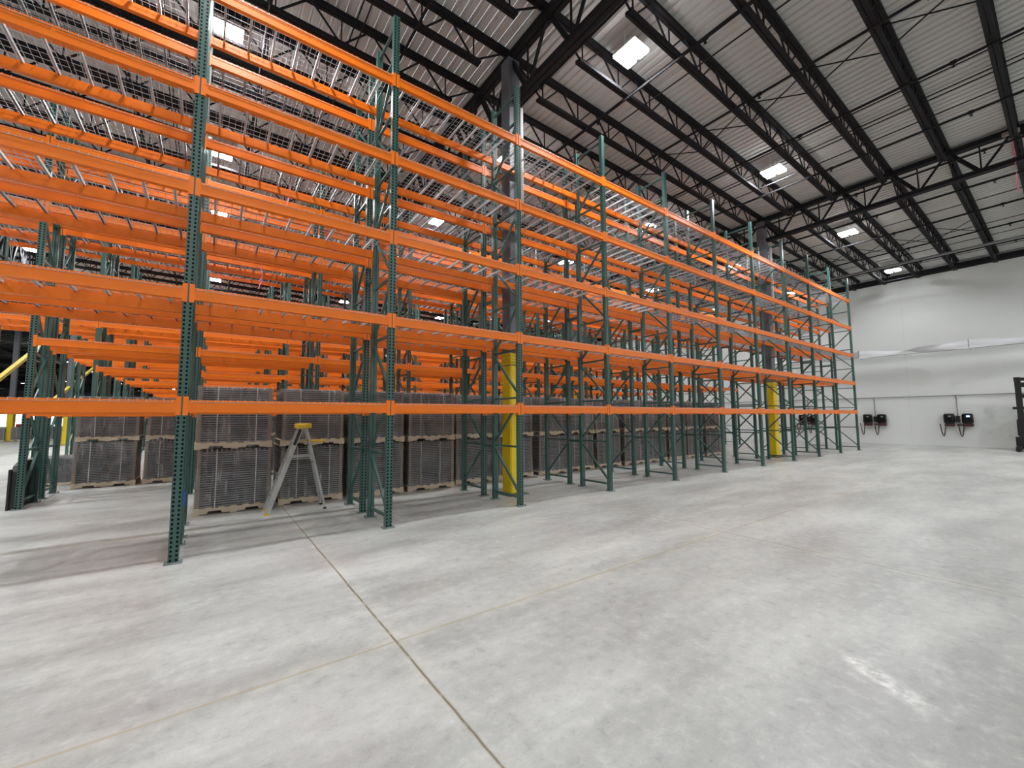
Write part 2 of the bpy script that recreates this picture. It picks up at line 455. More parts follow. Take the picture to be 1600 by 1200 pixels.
# sprinkler branch lines, bridging rods
heads = MB()
def pipe_line(x, y0, y1, r, drops, label):
    z = roof_z(x) - 0.80
    o = thing('sprinkler_pipe', label, 'sprinkler pipe', (x, 0, z), group='sprinkler branch pipes')
    p = MB(); p.tube([(0, y0, 0), (0, y1, 0)], r, 6); p.build('pipe', M['roof_steel'], o)
    yy = y0 + 1.2
    while drops and yy < y1:
        h = MB(); h.tube([(0, yy, 0), (0, yy, -0.09)], 0.014, 5); h.tube([(0, yy, -0.09), (0, yy, -0.10)], 0.035, 6)
        h.tube([(0, yy - 0.05, 0), (0, yy + 0.05, 0)], r * 1.5, 6)
        h.build('sprinkler_head', M['roof_steel'], o); yy += 2.9
for i, k in enumerate(range(8, -9, -1)):
    x = 10.3 + 2.42 * k
    if x > WALL_X - 1: continue
    if abs(x - 5.39) < .3 or abs(x - 18.41) < .3: x += .5
    pipe_line(x, -3 if x > 4 else 5, 40 if x < 12 else 22, 0.03, x > 1, f'thin black sprinkler pipe under the roof deck, {ORD[i]} from the end wall')
bz = 0
for i, x in enumerate((27.9, 24.4, 21.6, 14.75, 13.95, 8.5, 2.2, -1.1, -4.6)):
    o = thing('bridging_rod', f'thin black bridging rod tying the roof joists, {ORD[i]} from the end wall', 'bridging rod', (x, 0, 0), group='joist bridging rods')
    for nm, dz in (('lower_rod', 0.70), ('upper_rod', 0.13)):
        b = MB(); b.bar((0, -3, roof_z(x) - dz), (0, 40 if x < 12 else 22, roof_z(x) - dz), 0.022, 0.022); b.build(nm, M['roof_steel'], o)
for i, (x, ya, yb) in enumerate(((25.1, -4, 16), (11.35, -5, 24), (-1.9, -1, 30))):
    o = thing('cross_bracing', f'crossed bracing rods between the roof joists, {ORD[i]} set from the end wall', 'cross bracing', (x, 0, 0), group='crossed joist bracing')
    k = ya
    while k < yb:
        y = 7.36 + JOIST_STEP * k
        b = MB(); b.bar((0, y, roof_z(x) - 0.08), (0, y + JOIST_STEP, roof_z(x) - 0.70), 0.022, 0.022)
        b.bar((0.03, y, roof_z(x) - 0.70), (0.03, y + JOIST_STEP, roof_z(x) - 0.08), 0.022, 0.022)
        b.build('crossed_rods', M['roof_steel'], o); k += 1
p = MB(); p.tube([(26.7, -3, roof_z(26.7) - .86), (26.7, 20, roof_z(26.7) - .86)], 0.06, 8)
tag(p.build('roof_pipe', M['conduit']), 'pale grey pipe crossing under the roof joists near the end wall', 'pipe')

# ------------------------------------------------------------------ lamps
hs = MB(); hs.box(-.26, -.30, 0.0, .26, .30, 0.018); hs.box(-.20, -.07, 0.018, .20, .07, .06)
house = hs.mesh('housing', M['white_paint'])
pn = MB(); pn.box(-.25, -.115, -.058, .25, .115, -0.001)
panel = pn.mesh('lamp_panel', M['lamp'])
hg = MB(); hg.bar((0, 0, .05), (0, 0, .40), .012, .012)
hang = hg.mesh('hanger', M['zinc'])
GLOW = D.lights.new('panel_glow', 'AREA'); GLOW.shape = 'RECTANGLE'; GLOW.size = .48; GLOW.size_y = .54
GLOW.energy = 215.0; GLOW.spread = math.radians(158); GLOW.color = (0.97, 0.985, 1.0)
GLOW_DIM = GLOW.copy(); GLOW_DIM.energy = 34.0; GLOW_OUT = GLOW.copy(); GLOW_OUT.energy = 62.0
LX = [29.0, 21.8, 14.5, 7.25, 0.0, -7.3, -14.6, -21.9]
LY = [-13.2, -9.0, -4.4] + [5.35 + 4.85 * k for k in range(0, 9)]
def light(x, y, label, parts=True, glow=True):
    z = roof_z(x) - 0.44
    o = thing('ceiling_light', label, 'ceiling light', (x, y, z), group='twin-panel ceiling lights')
    put('housing', house, o)
    put('lamp_panel', panel, o, (0, -.165, 0)); put('lamp_panel', panel, o, (0, .165, 0))
    if glow:                                       # the light the panels throw down, cut off towards the horizontal
        lo = D.objects.new('panel_glow', GLOW_DIM if x > 28 and y > 0 else GLOW_OUT if y < 0 and x < 18 else GLOW); COL.objects.link(lo); lo.parent = o; lo.location = (0, 0, -.062)
    if parts:
        put('hanger', hang, o, (-.2, 0, 0)); put('hanger', hang, o, (.2, 0, 0))
for j, y in enumerate(LY):
    for i, x in enumerate(LX):
        if y > 25 and x > 20: continue
        row = {0: 'third row over the open floor', 1: 'second row over the open floor', 2: 'first row over the open floor',
               3: 'row along the front rack'}.get(j, f'{ORD[j - 4]} row behind the front rack')
        light(x, y, f'lit twin-panel ceiling light, {ORD[i]} from the end wall, {row}', y < 30)
n = 0
for j in range(9):
    for x in (-8, -17, -26, -36, -48):
        y = 54 + 15 * j + (x % 5)
        light(x, y, f'small bright ceiling light far off, {ORD[j]} row of the dark end, {ORD[n % 5]} from the racks', False, False); n += 1

# ------------------------------------------------------------------ pallet racking
def post_mesh():
    s = MB(); W = 0.05; cell = 0.0508; z = 0.012
    def half(xa, xb, xc, z0, z1):
        h = 0.0105; g = 0.0140; zc = (z0 + z1) / 2
        A, B, Cc, Dd = (xa, 0, z0), (xb, 0, z0), (xb, 0, z1), (xa, 0, z1)
        a, b, c, d = (xc - h, 0, zc - g), (xc + h, 0, zc - g), (xc + h, 0, zc + g), (xc - h, 0, zc + g)
        s.quad(A, B, b, a); s.quad(B, Cc, c, b); s.quad(Cc, Dd, d, c); s.quad(Dd, A, a, d)
    while z + cell < TOP:
        half(-W, 0, -0.027, z, z + cell); half(0, W, 0.027, z, z + cell); z += cell
    s.quad((-W, 0, z), (W, 0, z), (W, 0, TOP), (-W, 0, TOP))
    T = 0.003
    for sx in (-1, 1):
        a, b = sorted((sx * W, sx * (W - T))); s.box(a, 0, 0.012, b, 0.078, TOP)
        a, b = sorted((sx * W, sx * (W - 0.046))); s.box(a, 0.075, 0.012, b, 0.078, TOP)
    n0 = len(s.f); s.box(-.046, .010, 0.02, .046, .014, TOP - .01)   # added plate, coloured near-black for the shade behind the slots
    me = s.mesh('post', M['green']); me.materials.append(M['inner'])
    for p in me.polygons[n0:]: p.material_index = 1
    return me
POST = post_mesh()
pl = MB(); pl.box(-.085, -.045, 0, .085, .115, 0.012)
for sx in (-.07, .07): pl.tube([(sx, -.025, .012), (sx, -.025, .035)], .011, 6)
PLATE = pl.mesh('base_plate', M['plate'])
HZ = [0.16 + 0.93 * k for k in range(9)] + [8.18]
def hbar(z):
    b = MB(); b.box(-.02, .07, -.018, .02, DEPTH - .07, .018); return b
HB = hbar(0).mesh('horizontal_brace', M['green'])
def dbar(up):
    b = MB(); h = 0.93 - .14
    p, q = ((0, .06, 0.07), (0, DEPTH - .06, .07 + h)) if up else ((0, DEPTH - .06, 0.07), (0, .06, .07 + h))
    b.bar(p, q, .036, .04, up=(1, 0, 0)); return b.mesh('diagonal_brace', M['green'])
DU, DD = dbar(True), dbar(False)
bm_all = MB()
for z in HZ: bm_all.box(-.02, .07, z - .018, .02, DEPTH - .07, z + .018)
for k in range(8):
    z = HZ[k] + .07; h = 0.93 - .14
    if k % 2 == 0: bm_all.bar((0, .06, z), (0, DEPTH - .06, z + h), .036, .04, up=(1, 0, 0))
    else: bm_all.bar((0, DEPTH - .06, z), (0, .06, z + h), .036, .04, up=(1, 0, 0))
fb = MB(); fb.add(bm_all)
for y0, sgn in ((0, 1), (DEPTH, -1)):
    for sx in (-1, 1):
        a, b = sorted((sx * .05, sx * .046)); c, d = sorted((y0, y0 + sgn * .078)); fb.box(a, c, 0, b, d, TOP)
    c, d = sorted((y0, y0 + sgn * .004)); fb.box(-.05, c, 0, .05, d, TOP)
SPACER = MB().box(-.02, 0, -.03, .02, FLUE, .03).mesh('row_spacer', M['green'])
FRAME_SIMPLE = fb.mesh('upright_frame', M['green'])

BL = PITCH_X - 0.10
PROF = [(0, -.075), (.065, -.075), (.065, .032), (.030, .032), (.030, .070), (-.004, .070), (-.004, .050), (0, .045)]
b = MB(); b.prism_x(PROF, -BL / 2, BL / 2); BODY = b.mesh('load_beam', M['orange'])  # orange load beam spanning between two uprights
b = MB(); b.box(-.001, -.007, -.11, .042, -.001, .115); b.box(-.008, -.007, -.11, -.001, .060, .115)
CONN = b.mesh('end_connector', M['orange'])
b = MB(); b.prism_x(PROF, -BL / 2, BL / 2)
for sx in (-1, 1):
    a, c = sorted((sx * (BL / 2 - .008), sx * (BL / 2 + .042))); b.box(a, -.007, -.11, c, -.001, .115)
BODY_SIMPLE_MB = b
BODY_SIMPLE = b.mesh('load_beam', M['orange'])

# wire decks: welded mesh that hooks over the beams, on four channels
DW = 1.165
def deck_mb(wires=True, chan=True, coarse=False):
    s = MB(); w = 0.0043; y0, y1 = -0.003, DEPTH + 0.003
    if wires:
        n = 16 if not coarse else 12
        for k in range(n):
            x = -DW / 2 + 0.01 + (DW - .02) * k / (n - 1)
            s.bar((x, y0, 0), (x, y1, 0), w, w, ends=False)
            for yy in (y0, y1): s.bar((x, yy, 0.003), (x, yy + (-.006 if yy < .1 else .006), -.030), w, w)
        n = 9 if not coarse else 7
        for k in range(n):
            y = 0.012 + (DEPTH - .024) * k / (n - 1); s.bar((-DW / 2, y, -.005), (DW / 2, y, -.005), w, w, ends=False)
        for yy in (y0 - .006, y1 + .006): s.bar((-DW / 2, yy, -.028), (DW / 2, yy, -.028), w, w, ends=False)
    if chan:
        for k in range(4): s.add(CH, Matrix.Translation((CHX[k], 0, 0)))
    return s
CHX = [-.45, -.15, .15, .45]
CH = MB(); CH.prism_y([(-.014, -.036), (-.009, -.036), (-.009, -.010), (.009, -.010), (.009, -.036), (.014, -.036), (.014, -.006), (-.014, -.006)], .034, DEPTH - .034)
CHANNEL = CH.mesh('support_channel', M['zinc'])
DECK = deck_mb().mesh('wire_deck', M['wire'])
DECK_W = deck_mb(chan=False).mesh('wire_deck', M['wire'])
DECK_C = deck_mb(coarse=True)
far_decks = MB()
n_deck = 0

run_names = ['front run of green and orange pallet racking facing the open floor',
             'second run of pallet racking, back to back behind the front run',
             'third run of pallet racking, across the aisle of wrapped pallets',
             'fourth run of pallet racking, back to back behind the third run']
def bay_word(i): return ORD[11 - i]            # i = index of the bay's left upright in UX; counted from the end wall
rows_done = 0
for r, y0 in enumerate(ROW_Y):
    for side in (0, 1):
        ri = 2 * r + side
        label = run_names[ri] if ri < 4 else f'{ORD[ri]} run of pallet racking counted from the open floor'
        # a run turned round for the far side of each back-to-back pair
        yf = y0 if side == 0 else y0 + 2 * DEPTH + FLUE
        flip = side == 1
        rack = thing('pallet_rack', label, 'pallet rack', (0, yf, 0), group='runs of pallet racking')
        S = -1 if flip else 1
        rz = PI if flip else 0.0
        first = 1 if r == 0 else 0
        for i in range(first, 13):
            x = UX[i]
            if ri < 4:
                f = put('upright_frame', None, rack, (x, 0, 0), rz)
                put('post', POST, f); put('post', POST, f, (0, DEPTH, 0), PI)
                put('base_plate', PLATE, f); put('base_plate', PLATE, f, (0, DEPTH, 0), PI)
                for z in HZ: put('horizontal_brace', HB, f, (0, 0, z))
                for k in range(8): put('diagonal_brace', DU if k % 2 == 0 else DD, f, (0, 0, HZ[k]))
                if ri == 0:
                    for z in (1.07, 4.1, 6.7): put('row_spacer', SPACER, f, (0, DEPTH, z))
            else:
                put('upright_frame', FRAME_SIMPLE, rack, (x, 0, 0), rz)
        beams = []
        for i in range(first, 12):
            xm = (UX[i] + UX[i + 1]) / 2
            for L in range(5):
                if r > 0 and i == 0 and L < 2: continue        # the cross-aisle passes under here
                z = LEVEL[L] - 0.018
                beams.append((xm, 0.0, z, rz, i, L)); beams.append((xm, S * DEPTH, z, rz + PI, i, L))
        beams.sort(key=lambda q: (q[0] ** 2 + (yf + q[1]) ** 2))
        rest = MB()
        for q, (xm, yy, z, rot, i, L) in enumerate(beams):
            if ri == 0:
                o = put('load_beam', BODY, rack, (xm, yy, z), rot)
                put('end_connector', CONN, o, (BL / 2, 0, 0)); c = put('end_connector', CONN, o, (-BL / 2, 0, 0)); c.scale = (-1, 1, 1)
            elif q < 110 or ri < 4:
                put('load_beam', BODY_SIMPLE, rack, (xm, yy, z), rot)
            else:
                rest.add(BODY_SIMPLE_MB, Matrix.Translation((xm, yy, z)) @ Matrix.Rotation(rot, 4, 'Z'))
        if rest.v:
            o = rest.build('distant_load_beams', M['orange'], rack); o['kind'] = 'stuff'
        # decks
        for i in range(11, first - 1, -1):
            xm = (UX[i] + UX[i + 1]) / 2
            for L in range(5):
                if r > 0 and i == 0 and L < 2: continue
                for h, hw in ((-1, 'left'), (1, 'right')):
                    x = xm + h * (DW / 2 + .012)
                    y = yf if not flip else yf - DEPTH
                    z = LEVEL[L] - .018 + .074
                    near = ri < 2 or (ri == 2 and i <= 8)
                    if near and n_deck < 300:
                        n_deck += 1
                        rn = ('front rack', 'second rack', 'third rack')[ri]
                        rich = ri == 0 and i <= 5
                        o = thing('wire_deck', f'galvanised wire deck, {LEVEL_WORD[L]} level, {bay_word(i)} bay from right end, {hw} half, {rn}', 'wire deck',
                                  (x, y, z), 0, 'wire decks on the racking', DECK_W if rich else DECK)
                        if rich:
                            for cx in CHX: put('support_channel', CHANNEL, o, (cx, 0, 0))
                    elif ri < 8:
                        far_decks.add(DECK_C, Matrix.Translation((x, y, z)))
o = far_decks.build('distant_wire_decks', M['wire'])
tag(o, 'wire mesh decks on the racks deeper in the building', 'wire decks', None, 'stuff')

# black end guard beside the tunnel, against the third run's left frame
g = MB(); g.prism_x([(.06, 0.0), (1.00, 0.0), (1.00, .86), (.30, .86), (.12, .80), (.06, .70)], -.03, .03)
o = thing('end_guard', 'black guard panel standing against the left end of the third rack', 'guard panel', (UX[1] - .10, ROW_Y[1], 0.0))
g.build('panel', M['black'], o)
g = MB(); g.box(-.06, .02, 0, -.03, .10, .74); g.build('corner_strip', M['black'], o)
# blue tape round the rear post of the near frame
b = MB(); b.box(-.054, -.005, -.10, .054, .082, .10)
o = put('blue_tape', b.mesh('blue_tape', M['blue']), None, (UX[2], ROW_Y[0] + DEPTH - .078, .60)); tag(o, 'band of blue tape wrapped round a rear post of the near rack frame', 'tape')

# ------------------------------------------------------------------ wrapped pallet loads
def pallet_mb(W, Dp):
    s = MB()
    for y in (-Dp / 2, -.02, Dp / 2 - .04):       # notched stringers
        z0, z1 = .016, .105; n1, n2, n3, n4 = .20, .42, W - .42, W - .20
        pr = [(0, z0), (n1, z0), (n1 + .02, z0 + .042), (n2 - .02, z0 + .042), (n2, z0), (n3, z0), (n3 + .02, z0 + .042), (n4 - .02, z0 + .042), (n4, z0), (W, z0), (W, z1), (0, z1)]
        i = len(s.v); n = len(pr)
        s.v += [(x - W / 2, y, z) for x, z in pr] + [(x - W / 2, y + .04, z) for x, z in pr]
        for k in range(n):
            k2 = (k + 1) % n; s.f.append((i + k, i + k2, i + n + k2, i + n + k))
        s.f.append(tuple(i + n - 1 - k for k in range(n))); s.f.append(tuple(i + n + k for k in range(n)))
    for k in range(7):
        x = -W / 2 + (W - .09) * k / 6; s.box(x, -Dp / 2, .105, x + .09, Dp / 2, .122)
    for x in (-W / 2, -.05, W / 2 - .10): s.box(x, -Dp / 2, 0, x + .10, Dp / 2, .016)
    return s
LW, LD, LH = 1.13, 1.02, 1.10
PAL = pallet_mb(1.17, 1.06).mesh('wooden_pallet', M['wood'])
def load_parts(seed):
    R = random.Random(seed); s = MB(); c = MB(); z = .125; n = 24; dz = (LH - .135) / n
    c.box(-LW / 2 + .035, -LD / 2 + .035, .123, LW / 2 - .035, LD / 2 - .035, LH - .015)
    for k in range(n):
        j = R.uniform(-.006, .006); zz = z + dz * k
        for a, b in ((-LW / 2 + .02, LW / 2 - .02),):
            s.box(a + j, -LD / 2 + .018 + j, zz, b + j, LD / 2 - .018, zz + dz * .34)
    for k in range(15):                            # wire ends standing on top
        x = -LW / 2 + .06 + (LW - .12) * k / 14; s.box(x, -LD / 2 + .03, LH - .02, x + .02, LD / 2 - .03, LH + .004 + R.uniform(0, .012))
    cb = MB()
    cw = .065
    for sx in (-1, 1):
        for sy in (-1, 1):
            xa, xb = sorted((sx * LW / 2, sx * (LW / 2 - cw))); ya, yb = sorted((sy * LD / 2, sy * (LD / 2 - .008))); cb.box(xa, ya, .123, xb, yb, LH)
            xa, xb = sorted((sx * LW / 2, sx * (LW / 2 - .008))); ya, yb = sorted((sy * LD / 2, sy * (LD / 2 - .02))); cb.box(xa, ya, .123, xb, yb, LH)
    st = MB()
    for x in (-.30 + R.uniform(-.05, .05), .26 + R.uniform(-.06, .06)):
        for wx in (0,): st.box(x, -LD / 2 - .004, .10, x + .016, -LD / 2 + .001, LH + .008); st.box(x, -LD / 2 - .004, LH + .006, x + .016, LD / 2, LH + .010)
    
    f = MB(); nx, nz = 14, 10; e = .008
    def P(x, y, z):
        k = R.uniform(0, .012); l = math.hypot(x, y); return (x * (1 + k / l), y * (1 + k / l), z)
    ring = [(-LW / 2 - e + (LW + 2 * e) * q / nx, -LD / 2 - e) for q in range(nx)] + [(LW / 2 + e, -LD / 2 - e + (LD + 2 * e) * q / nx) for q in range(nx)] + \
           [(LW / 2 + e - (LW + 2 * e) * q / nx, LD / 2 + e) for q in range(nx)] + [(-LW / 2 - e, LD / 2 + e - (LD + 2 * e) * q / nx) for q in range(nx)]
    N = len(ring)
    for q in range(nz + 1):
        zz = .06 + (LH + .016 - .06) * q / nz
        f.v += [P(x, y, zz) for x, y in ring]
    for q in range(nz):
        for k in range(N): f.f.append((q * N + k, q * N + (k + 1) % N, q * N + N + (k + 1) % N, q * N + N + k))
    f.f.append(tuple(nz * N + k for k in range(N)))
    fm = smooth(f.mesh('wrap_film', M['film']))
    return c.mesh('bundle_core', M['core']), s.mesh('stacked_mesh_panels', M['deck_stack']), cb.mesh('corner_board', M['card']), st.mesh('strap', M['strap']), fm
VAR = [load_parts(100 + k) for k in range(4)]
def load(x, y, z, label, rz=0.0, group='wrapped pallet loads'):
    o = thing('pallet_load', label, 'pallet load', (x, y, z), rz, group)
    c, s, cb, st, f = random.choice(VAR)
    put('wooden_pallet', PAL, o)
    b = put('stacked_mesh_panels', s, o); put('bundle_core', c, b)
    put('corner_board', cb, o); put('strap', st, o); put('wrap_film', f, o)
    return o
edges = [(-.18, 1.05), (1.11, 2.34), (2.40, 3.58), (3.68, 4.84), (4.95, 6.14), (6.24, 7.42), (7.60, 8.80), (8.90, 10.08), (10.2, 11.4), (11.5, 12.7), (12.8, 14.0), (14.1, 15.3), (15.4, 16.6), (16.7, 17.9)]
for k, (a, b) in enumerate(edges):
    y = 9.05 + LD / 2 + random.uniform(-.05, .08) + (0.10 if k > 3 else 0) + (.12 if k > 6 else 0)
    pos = 'from the ladder end'
    load((a + b) / 2, y, 0, f'shrink-wrapped pallet load of mesh panels, lower of the {ORD[k]} stack from the left', random.uniform(-.012, .012))
    load((a + b) / 2 + random.uniform(-.03, .03), y + random.uniform(-.04, .04), LH + .022, f'shrink-wrapped pallet load of mesh panels, upper of the {ORD[k]} stack from the left', random.uniform(-.015, .015))
for k, x in enumerate((-2.02, -.73, .55, 1.8)):
    y = 14.35 + LD / 2 + random.uniform(-.03, .05)
    load(x, y, 0, f'wrapped pallet load in the second aisle, lower of its {ORD[k]} stack from the left', 0, 'wrapped pallet loads of the second aisle')
    load(x + .02, y, LH + .022, f'wrapped pallet load in the second aisle, upper of its {ORD[k]} stack from the left', 0, 'wrapped pallet loads of the second aisle')
o = load(-2.98, 15.9, 0, 'lone low pallet load seen behind the left end frame of the third rack', 0)
o.scale = (1, 1, .64)
for k, (x, y) in enumerate(((-13.6, 51.0), (-12.2, 51.3), (-10.9, 50.8))):
    load(x, y, 0, f'small distant pallet load at the far left, {ORD[k]} from the left edge', 0)
b = MB(); b.rbox(-.4, -.3, 0, .4, .3, .28, .04); o = b.build('red_crate', M['red'], None, (-12.2, 51.3, LH + .02)); tag(o, 'dull red crate on a distant pallet load at the far left', 'crate')

# ------------------------------------------------------------------ stepladder in front of the wrapped loads
lad = thing('stepladder', 'open aluminium stepladder with yellow top standing before the wrapped pallets', 'stepladder', (1.37, 8.56, 0), -0.05)
TOPZ = 1.50; WT, WB = .13, .24      # half widths at top / bottom (Y)
fx0, fx1 = -.48, .02                # front rails, bottom to top
rx0, rx1 = .44, .10
for s in (-1, 1):
    m = MB(); p, q = Vector((fx0, s * WB, .02)), Vector((fx1, s * WT, TOPZ))
    m.bar(p, q, .028, .085, up=(1, 0, .4)); m.build('front_rail', M['alu'], lad)
    m = MB(); m.bar((rx0, s * (WB - .01), .02), (rx1, s * (WT + .0), TOPZ), .022, .04, up=(1, 0, .4)); m.build('rear_rail', M['alu'], lad)
    m = MB(); m.box(fx0 - .05, s * WB - .025, 0, fx0 + .035, s * WB + .025, .03); m.build('rubber_foot', M['ladder_yellow'], lad)
    m = MB(); m.box(rx0 - .025, s * (WB - .01) - .018, 0, rx0 + .025, s * (WB - .01) + .018, .03); m.build('rubber_foot', M['black'], lad)
    m = MB(); z = .96; tf = z / TOPZ
    xa = fx0 + (fx1 - fx0) * tf; xb = rx0 + (rx1 - rx0) * tf; yy = WB + (WT - WB) * tf
    m.bar((xa, s * (yy + .02), z), (xb, s * (yy + .005), z + .01), .006, .028); m.bar((xa + .02, s * (yy + .022), z - .035), (xb, s * (yy + .007), z - .03), .006, .012)
    m.build('spreader', M['alu'], lad)
    # dark caution label on the upper rail
    m = MB(); p1 = p.lerp(q, .78); q1 = p.lerp(q, .97)
    m.bar(p1 + Vector((0, s * .018, 0)), q1 + Vector((0, s * .018, 0)), .002, .05, up=(1, 0, .4)); m.build('caution_label', M['black'], lad)['label'] = 'dark printed label on the rail'
for k in range(1, 5):
    t = k * .30 / TOPZ; x = fx0 + (fx1 - fx0) * t; yy = WB + (WT - WB) * t
    m = MB(); m.box(x - .05, -yy, .30 * k - .012, x + .04, yy, .30 * k + .012); m.box(x - .055, -yy, .30 * k - .03, x - .045, yy, .30 * k + .012); m.build('step', M['alu'], lad)
for k in (1, 2, 3, 4):
    t = k * .30 / TOPZ; x = rx0 + (rx1 - rx0) * t; yy = WB - .01 + (WT - WB) * t
    m = MB(); m.bar((x, -yy, .30 * k - .05), (x, yy, .30 * k - .05), .03, .02); m.build('rear_brace', M['alu'], lad)
m = MB(); m.rbox(-.07, -.17, TOPZ - .03, .19, .17, TOPZ + .06, .02); m.build('top_cap', M['ladder_yellow'], lad)
m = MB(); m.rbox(.16, -.14, 1.215, .42, .14, 1.25, .012); m.bar((.13, -.13, 1.22), (.2, -.13, 1.23), .01, .02); m.bar((.13, .13, 1.22), (.2, .13, 1.23), .01, .02); m.build('tray', M['ladder_yellow'], lad)['label'] = 'yellow fold-out tray'

# ------------------------------------------------------------------ end wall: chargers, conduit, plastic duct
def arc(p, q, sag, n=12):
    p, q = Vector(p), Vector(q)
    return [p.lerp(q, k / n) + Vector((0, 0, -sag * math.sin(PI * k / n))) for k in range(n + 1)]
def charger(y, side, lit, label):
    o = thing('battery_charger', label, 'battery charger', (WALL_X - .002, y, 1.30), 0, 'wall battery chargers')
    b = MB(); b.rbox(-.34, -.20, -.12, -.02, .20, .40, .07); b.build('case', M['gloss_black'], o)
    b = MB(); b.rbox(-.30, -.18, -.26, -.03, .18, -.10, .03); b.build('lower_case', M['cable'], o)
    b = MB(); b.box(-.345, -.09, .22, -.338, .03, .30); b.build('display', M['screen'] if lit else M['conduit'], o)
    b = MB(); b.box(-.03, -.16, -.2, 0, .16, .3); b.build('wall_bracket', M['black'], o)
    b = MB(); path = arc((-.18, side * .15, -.20), (-.16, side * .36, -.12), .62, 14)
    b.tube(path, .022, 6); b.build('cable_loop', M['cable'], o)
    return o
charger(7.42, 1, False, 'black wall battery charger with hanging cable, first right of the rack end')
charger(6.78, 1, False, 'black wall battery charger with hanging cable, second right of the rack end')
charger(4.08, 1, False, 'black wall battery charger with long cable loop, left of the blue-lit one')
charger(3.42, 1, True, 'black wall battery charger with a blue-lit display, nearest the lift truck')
charger(10.75, 1, False, 'black wall battery charger seen through the end of the racks, left one')
charger(10.10, 1, False, 'black wall battery charger seen through the end of the racks, right one')
cz = 2.66
o = thing('wall_conduit', 'thin grey electrical conduit run along the white end wall with drops', 'conduit', (WALL_X - .04, 0, 0))
b = MB(); b.tube([(0, -4, cz), (0, 22, cz)], .022, 6); b.build('main_run', M['conduit'], o)
for y in (7.1, 3.78, 10.45):
    b = MB(); b.tube([(0, y + .10, cz - .0), (0, y + .02, cz - .04), (0, y, cz - .12), (0, y, 1.55)], .02, 6); b.build('drop', M['conduit'], o)
    b = MB(); b.box(-.10, y - .07, 1.25, .035, y + .07, 1.58); b.box(-.06, y - .20, 1.08, .035, y + .05, 1.14); b.build('junction_box', M['black'], o)
# inflatable plastic duct, deflated and twisted, hung on a wire
duct = thing('plastic_duct', 'slack twisted white plastic duct strung along the end wall on a wire', 'plastic duct', (30.95, 0, 0))
def ribbon(y0, y1, z0, z1, turns, w, phase=0.0):
    s = MB(); n = 44; cols = 6
    for k in range(n + 1):
        t = k / n; y = y0 + (y1 - y0) * t; zc = z0 + (z1 - z0) * t - .05 * math.sin(PI * t)
        a = phase + PI * turns * (t - math.sin(2 * PI * t) / (2 * PI) * .8); ww = w * (.72 + .28 * abs(math.cos(2 * PI * t)))
        for q in range(cols + 1):
            u = q / cols - .5
            s.v.append((math.sin(a) * u * ww + .02 * math.sin(9 * t + q), y, zc + math.cos(a) * u * ww + .012 * math.sin(17 * t + 2 * q)))
    for k in range(n):
        for q in range(cols):
            i = k * (cols + 1) + q; s.f.append((i, i + 1, i + cols + 2, i + cols + 1))
    return smooth(s.mesh('duct_skin', M['duct_mat']))
def duct_mat():
    m = Mat('white_polythene'); n = m.noise(2.5, 5, 0.6, m.mapped(m.coord(), (1, .6, 3)), .5)
    m.set(Base_Color=srgb(226, 227, 230), Roughness=.25); m.bump(n, .5, .05); return m.m
M['duct_mat'] = duct_mat()
for a, b_, z0, z1, tw, ph in ((12.4, 7.5, 5.20, 5.20, .5, .9), (7.5, 3.1, 5.20, 5.22, 1.0, .15), (3.1, -1.4, 5.22, 5.24, 1.0, .1), (-1.4, -6, 5.24, 5.24, 1, 0)):
    put('duct_skin', ribbon(a, b_, z0, z1, tw, .46, ph), duct)
for y in (12.4, 7.5, 3.1, -1.4):
    b = MB(); b.bar((.0, y, 4.98), (.0, y, 5.46), .03, .02); b.bar((0, y, 5.0), (WALL_X - 30.95, y, 5.0), .02, .02); b.build('bracket', M['conduit'], duct)
b = MB(); b.tube([(0, -6, 4.99), (0, 13, 4.99)], .012, 5); b.build('wire', M['conduit'], duct)

# ------------------------------------------------------------------ lift truck at the right edge
tr = thing('lift_truck', 'black lift truck with tall mast at the right edge by the white wall', 'lift truck', (29.9, 1.62, 0))
for yy in (0.0, -.80):
    b = MB(); b.box(-.10, yy - .11, .10, .10, yy + .08, 3.30); b.box(-.12, yy - .10, 3.16, .12, yy + .09, 3.34); b.build('mast_rail', M['black'], tr)
    b = MB(); b.box(-.05, yy - .045, .5, .16, yy + .03, 3.02); b.build('inner_rail', M['black'], tr)
for z, h in ((3.24, .07), (2.98, .11), (2.47, .09), (1.93, .06)):
    b = MB(); b.box(-.08, -.86, z - h, .08, .06 + (.14 if z < 2 else .02), z + h); b.build('cross_bar', M['black'], tr)
b = MB(); b.rbox(.10, -1.0, .62, 1.25, .14, 1.45, .08); b.rbox(.2, -.95, 1.4, .45, .0, 1.75, .05); b.build('body', M['black'], tr)
b = MB(); b.rbox(.02, -1.0, .06, 1.3, -.06, .66, .06); b.build('battery_cover', M['cream'], tr)['label'] = 'cream painted lower body'
for yy in (.08, -.92):
    b = MB(); b.box(-1.2, yy - .06, .05, .25, yy + .08, .20); b.box(-.12, yy - .02, .18, .12, yy + .12, .62); b.build('outrigger', M['black'], tr)
    for xx in (-1.05, -.85):
        b = MB(); b.tube([(xx, yy - .05, .085), (xx, yy + .07, .085)], .085, 14); b.build('load_wheel', M['black'], tr)
b = MB(); b.box(-.9, -.62, .22, .02, -.48, .27); b.box(-.9, -.28, .22, .02, -.14, .27); b.box(-.02, -.66, .2, .03, -.1, .62); b.build('fork_carriage', M['black'], tr)
b = MB(); b.tube([(.9, -.9, .12), (.9, -.75, .12)], .12, 16); b.build('drive_wheel', M['black'], tr)
